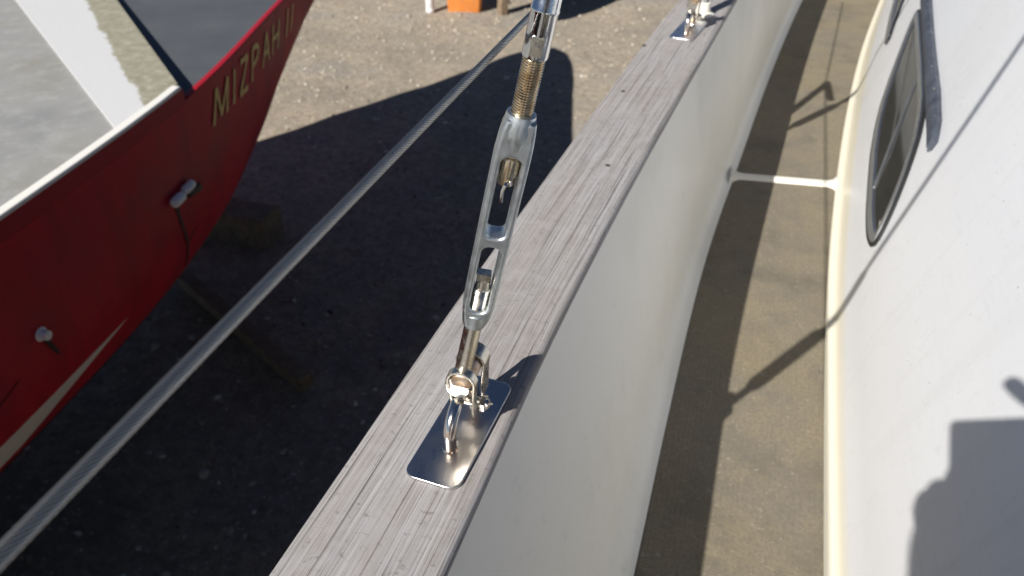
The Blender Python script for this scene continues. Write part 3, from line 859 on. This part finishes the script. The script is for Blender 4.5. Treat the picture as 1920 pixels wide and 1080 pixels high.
# ---------------------------------------------------------------- things on the yard
M_wood = mat('grey brown timber', (.20, .15, .10), .85)
t = NT(M_wood); n1 = t.noise(t.coord('Object', (3, 3, 3)), 6, 6, .7)
t.col(t.ramp(n1, [(.3, (.14, .10, .065)), (.6, (.27, .20, .13)), (.8, (.34, .28, .20))])); t.bump(n1, .4, .01)
def beam(name, a, b, w, h, m, label=None, cat=None, group=None):
    a, b = Vector(a), Vector(b); root = None
    d = (b - a).normalized(); u, wv, _ = frame(d, (0, 0, 1)); mb = MB()
    L_ = (b - a).length; rows = []
    for i in range(9):
        c_ = a + d * (L_ * i / 8) + u * .004 * math.sin(i * 1.7)
        rows.append([c_ + wv * w / 2 + u * h / 2, c_ - wv * w / 2 + u * h / 2, c_ - wv * w / 2 - u * h / 2, c_ + wv * w / 2 - u * h / 2])
    v_, f_ = grid(rows, True); f_ += [(3, 2, 1, 0), (32, 33, 34, 35)]
    o = mk(name, v_, f_, m, smooth=False); bevel(o, .008)
    if label: tag(o, label, cat, group)
    return o
beam('timber_shore', (-3.55, 3.50, GZ + .07), (-2.15, 2.78, GZ + .09), .10, .10, M_wood, 'old timber lying on the shaded ground beside the red hull', 'timber')
# keel blocks and boat stand under the red boat
for i, y in enumerate((-2.5, 1.2, 4.2)):
    o = beam('keel_block', (xcl(y) - .5, y, GZ + .13), (xcl(y) + .5, y, GZ + .13), .26, .26, M_wood)
    tag(o, ['timber keel block under the after part of the red boat', 'timber keel block under the middle of the red boat', 'timber keel block under the bow of the red boat'][i], 'keel block', 'keel blocks under the red boat')
# red boat keel plank reaching the blocks
rows = []
for y in (-5.5, -2, 0, 2, 3.5, 4.6, 5.3):
    zb = ZF - Kf(y) + .05; zk = GZ + .262 + max(0, y - 3.6) * .75
    if zk > zb: zk = zb - .02
    rows.append([Vector((xcl(y) + .07, y, zb)), Vector((xcl(y) - .07, y, zb)), Vector((xcl(y) - .05, y, zk)), Vector((xcl(y) + .05, y, zk))])
v_, f_ = grid(rows, True); f_ += [(3, 2, 1, 0), tuple(len(v_) - 4 + k for k in range(4))]
mk('keel', v_, f_, M_redd, red, smooth=False)
# own boat: keel and blocks
rows = []
for y in (-3, -1, 1, 3, 5):
    rows.append([Vector((CX + .2, y, -2.1)), Vector((CX - .2, y, -2.1)), Vector((CX - .14, y, GZ + .16)), Vector((CX + .14, y, GZ + .16))])
v_, f_ = grid(rows, True); f_ += [(3, 2, 1, 0), tuple(len(v_) - 4 + k for k in range(4))]
mk('keel', v_, f_, M_hull, boat, smooth=False)

# orange tub
M_or = mat('faded orange plastic', (.72, .25, .055), .55)
t = NT(M_or); n1 = t.noise(t.coord('Object'), 9, 6, .7)
t.col(t.ramp(n1, [(.35, (.74, .27, .06)), (.6, (.66, .22, .05)), (.75, (.50, .30, .16))]))
def tub(c, ang, w, l, h, root):
    R3 = Matrix.Rotation(ang, 3, 'Z'); rows = []
    for z_, e in ((0, .86), (.02, .88), (h * .93, 1), (h * .94, 1.05), (h, 1.05), (h, .98), (h * .93, .95), (.03, .82)):
        rows.append([Vector(c) + R3 @ Vector((p[0] * e, p[1] * e, z_)) for p in rrect(-w / 2, -l / 2, w / 2, l / 2, .045, 5)])
    v_, f_ = grid(rows, True); nn = len(rows[0]); f_ += [tuple(range(nn - 1, -1, -1)), tuple(len(v_) - nn + k for k in range(nn))]
    return mk('tub', v_, f_, M_or, root, smooth=35)
cT = Vector((-3.98, 10.42, GZ + .01)); root = tag(empty('plastic_tub', cT), 'faded orange plastic tub on the sandy ground at the top edge', 'tub')
tub(cT, math.radians(14), .52, .40, .42, root)
for s_ in (-1, 1):
    mb = MB()
    q = Matrix.Rotation(math.radians(14), 3, 'Z')
    tube(mb, [cT + q @ Vector((s_ * .27, -.08, .36)), cT + q @ Vector((s_ * .31, -.06, .40)), cT + q @ Vector((s_ * .31, .06, .40)), cT + q @ Vector((s_ * .27, .08, .36))], .012, 10)
    mb.build('handle', M_or, root)
# white drum-like can beside it
M_can = mat('white plastic can', (.80, .80, .82), .45)
cC = Vector((-4.40, 10.13, GZ + .01)); root = tag(empty('plastic_can', cC), 'white narrow plastic can standing just left of the orange tub', 'can')
mb = MB(); lathe(mb, cC, (0, 0, 1), [(0, .052), (.01, .060), (.06, .062), (.065, .059), (.07, .062), (.30, .062), (.33, .055), (.35, .03), (.37, .024)], 24); mb.build('can_body', M_can, root)
mb = MB(); lathe(mb, cC + Vector((0, 0, .365)), (0, 0, 1), [(0, .028), (.025, .028), (.027, .022)], 18); mb.build('cap', M_black, root)
# timber post (prop of the boat beyond)
beam('timber_post', (-3.42, 10.40, GZ - .02), (-3.36, 10.46, GZ + 1.02), .13, .11, M_wood, 'upright brown timber post right of the orange tub', 'post')

# boat beyond, out of the picture except for its shadow on the sand
root = tag(empty('boat_ashore', (-3.4, 13, GZ)), 'dark hulled boat propped beyond the orange tub, seen by its shadow at the top', 'boat')
rows = []
for y, b_, kz in ((9.5, .22, .72), (10.7, .50, .60), (12, .95, .5), (14, 1.25, .46), (16, .9, .55), (17.4, .35, .9), (18, .04, 1.3)):
    cx_ = -3.05 - .14 * (y - 9.5); row = []
    for k in range(17):
        a = math.pi * k / 16; zz_ = kz + (2.0 - kz) * (1 - math.sin(a) ** .28)
        row.append(Vector((cx_ + b_ * math.cos(a), y, GZ + zz_)))
    rows.append(row)
v_, f_ = grid(rows, True); f_ += [tuple(range(17)), tuple(len(v_) - 17 + k for k in range(16, -1, -1))]
mk('hull', v_, f_, M_hull, root, smooth=40)
for x, y in ((-3.0, 12.4), (-4.1, 12.4), (-3.1, 15), (-4.4, 15)):
    mb = MB(); tube(mb, [(x, y, GZ), (x + (.1 if x < -3.5 else -.1), y, GZ + 1.0)], .04, 12); mb.build('prop', M_wood, root)

# ---------------------------------------------------------------- the person taking the picture, standing on the side deck behind the lens
M_skin = mat('skin', (.55, .34, .25), .5); M_jack = mat('pale grey jacket', (.62, .62, .62), .85); M_trou = mat('grey work trousers', (.10, .10, .11), .85)
M_hair = mat('brown hair', (.05, .03, .02), .7); M_boot = mat('brown leather boot', (.07, .045, .03), .6); M_phone = mat('black phone body', (.02, .02, .022), .25)
def cp_(r, u, b): return Vector((0, 0, .53)) + rx * r + ry * u + rz_ * b
def skinned(name, verts, edges, radii, m, parent, root=0, sub=2):
    me = bpy.data.meshes.new(name); org = Vector((.09, -.5, DZ))
    me.from_pydata([tuple(Vector(v) - org) for v in verts], edges, [])
    o = bpy.data.objects.new(name, me); COL.objects.link(o); o.parent = parent
    sk = o.modifiers.new('skin', 'SKIN'); sk.use_smooth_shade = True
    for i, r in enumerate(radii):
        d = me.skin_vertices[0].data[i]; d.radius = (r, r) if not isinstance(r, tuple) else r; d.use_root = (i == root)
    ss = o.modifiers.new('sub', 'SUBSURF'); ss.levels = ss.render_levels = sub
    dg = bpy.context.evaluated_depsgraph_get(); dg.update()
    m2 = bpy.data.meshes.new_from_object(o.evaluated_get(dg)); o.modifiers.clear(); o.data = m2; bpy.data.meshes.remove(me)
    m2.name = name; m2.materials.clear(); m2.materials.append(m)
    return o
ps = tag(empty('person', (.09, -.5, DZ)), 'person in pale jacket standing on the side deck holding a phone, seen by shadow', 'person')
# hands in the camera frame (right, up, back): wrist, palm, knuckles, fingers, thumb
LW, LP = cp_(-.066, -.190, .060), cp_(-.060, -.125, .035)
RW_, RP = cp_(.235, -.110, .070), cp_(.190, -.050, .040)
V = [(.09, -.56, .40), (.09, -.545, .55), (.09, -.50, .72), (.09, -.44, .88), (.09, -.41, .965), (.09, -.375, 1.02), (.09, -.345, 1.10), (.09, -.325, 1.18), (.09, -.315, 1.235),
     (-.08, -.42, .90), (-.135, -.40, .72), tuple(cp_(-.10, -.275, .16)), tuple(LW), tuple(LP),
     (.26, -.42, .90), (.36, -.38, .72), tuple(cp_(.30, -.20, .19)), tuple(RW_), tuple(RP),
     (.02, -.56, .32), (.005, -.55, -.03), (.015, -.58, -.38), (.015, -.53, -.435), (.015, -.43, -.45),
     (.16, -.56, .32), (.165, -.49, -.03), (.165, -.50, -.38), (.165, -.45, -.435), (.165, -.35, -.45)]
Ed = [(0, 1), (1, 2), (2, 3), (3, 4), (4, 5), (5, 6), (6, 7), (7, 8), (3, 9), (9, 10), (10, 11), (11, 12), (12, 13), (3, 14), (14, 15), (15, 16), (16, 17), (17, 18),
      (0, 19), (19, 20), (20, 21), (21, 22), (22, 23), (0, 24), (24, 25), (25, 26), (26, 27), (27, 28)]
Rr = [(.14, .10), (.125, .09), (.135, .095), (.13, .09), .06, .052, (.075, .085), (.078, .092), (.05, .06),
      .060, .048, .040, .027, (.036, .018), .060, .048, .040, .027, (.036, .018),
      .080, .058, .040, .038, .030, .080, .058, .040, .038, .030]
def finger(base, pts, r):
    i = len(V); V.append(tuple(pts[0])); Ed.append((base, i)); Rr.append(r * 1.08)
    for k, p in enumerate(pts[1:]):
        V.append(tuple(p)); Ed.append((i + k, i + k + 1)); Rr.append(r * (.98 - .07 * k))
# left hand grips the lower left corner: fingers wrap under the phone from behind
for k, (a, b, c, d) in enumerate((((-.030, -.088, .030), (-.012, -.062, .030), (.012, -.050, .020), (.024, -.046, .012)),
                                  ((-.048, -.084, .026), (-.040, -.062, .020), (-.030, -.042, .014), (-.024, -.030, .013)),
                                  ((-.064, -.092, .028), (-.064, -.070, .020), (-.050, -.054, .013), (-.036, -.050, .013)),
                                  ((-.078, -.106, .032), (-.080, -.086, .024), (-.070, -.070, .016), (-.056, -.062, .014)))):
    finger(13, [cp_(*a), cp_(*b), cp_(*c), cp_(*d)], (.0092, .0090, .0088, .0078)[k])
finger(13, [cp_(-.036, -.135, .028), cp_(-.016, -.112, .022), cp_(-.004, -.086, .018)], .0105)
# right hand holds the far end, index finger lying over the top edge
for k, (a, b, c, d) in enumerate((((.150, -.010, .030), (.104, .024, .022), (.058, .046, .013), (.037, .074, .010)),
                                  ((.152, -.032, .026), (.132, -.020, .018), (.112, -.018, .015), (.098, -.020, .015)),
                                  ((.154, -.054, .028), (.136, -.046, .019), (.118, -.044, .015), (.104, -.045, .015)),
                                  ((.160, -.074, .032), (.144, -.066, .021), (.128, -.062, .016), (.118, -.060, .015)))):
    finger(18, [cp_(*a), cp_(*b), cp_(*c), cp_(*d)], (.0120, .0090, .0088, .0078)[k])
finger(18, [cp_(.178, -.085, .030), cp_(.155, -.082, .022), cp_(.135, -.072, .018)], .0105)
skinned('body', V, Ed, Rr, M_skin, ps)
# clothes follow the body
J = [0, 1, 2, 3, 9, 10, 11, 14, 15, 16]
jm = {q: i for i, q in enumerate(J)}
JV = [V[q] for q in J] + [tuple(Vector(V[11]).lerp(Vector(V[12]), .8)), tuple(Vector(V[16]).lerp(Vector(V[17]), .8))]
JE = [(0, 1), (1, 2), (2, 3), (3, 4), (4, 5), (5, 6), (6, 10), (3, 7), (7, 8), (8, 9), (9, 11)]
skinned('jacket', JV, JE, [(.165, .125), (.155, .12), (.16, .12), (.15, .11), .075, .062, .054, .075, .062, .054, .040, .040], M_jack, ps)
TV = [V[q] for q in (0, 19, 20, 21, 24, 25, 26)]
skinned('trousers', TV, [(0, 1), (1, 2), (2, 3), (0, 4), (4, 5), (5, 6)], [(.15, .115), .098, .074, .056, .098, .074, .056], M_trou, ps)
for q in (21, 26):
    skinned('boot', [V[q], V[q + 1], V[q + 2]], [(0, 1), (1, 2)], [.055, .052, .040], M_boot, ps)
skinned('hair', [(.09, -.365, 1.17), (.09, -.345, 1.24), (.09, -.30, 1.262)], [(0, 1), (1, 2)], [(.088, .075), (.082, .075), (.06, .05)], M_hair, ps)
for sx_ in (-1, 1):
    mb = MB(); lathe(mb, Vector((.09 + sx_ * .030, -.262, 1.150)), (0, 1, -.5), [(-.008, .004), (-.002, .011), (.003, .009), (.006, .004)], 14)
    mb.build('eye', mat('eye white', (.7, .7, .68), .2) if sx_ < 0 else bpy.data.materials['eye white'], ps)
    mb = MB(); lathe(mb, Vector((.09 + sx_ * .082, -.335, 1.14)), (sx_, 0, 0), [(-.01, .02), (.004, .024), (.008, .018)], 14); mb.build('ear', M_skin, ps)
mb = MB(); lathe(mb, Vector((.09, -.262, 1.140)), (0, .75, -.65), [(-.01, .010), (.012, .013), (.024, .011), (.028, .005)], 12); mb.build('nose', M_skin, ps)
# the phone itself, its lens side is where the picture is taken from
pc = cp_(.052, -.0135, .0065)
root = tag(empty('phone', pc), 'phone held level in both hands above the rail, seen by its square shadow', 'phone')
Mp = Matrix(((rx.x, ry.x, rz_.x, pc.x), (rx.y, ry.y, rz_.y, pc.y), (rx.z, ry.z, rz_.z, pc.z), (0, 0, 0, 1)))
v_, f_ = sheet2d(rrect(-.0785, -.0370, .0785, .0370, .008), [], .0078, .0014, Mp, 'ph', None, None)
mb = MB(); mb.add(v_, f_); mb.build('case', M_phone, root, smooth=30)
mb = MB(); box(mb, cp_(.052, -.0135, .0107), (.150, .070, .0004), axes=(rx, ry, rz_)); mb.build('screen', mat('dark phone screen', (.01, .01, .012), .1), root, smooth=False)
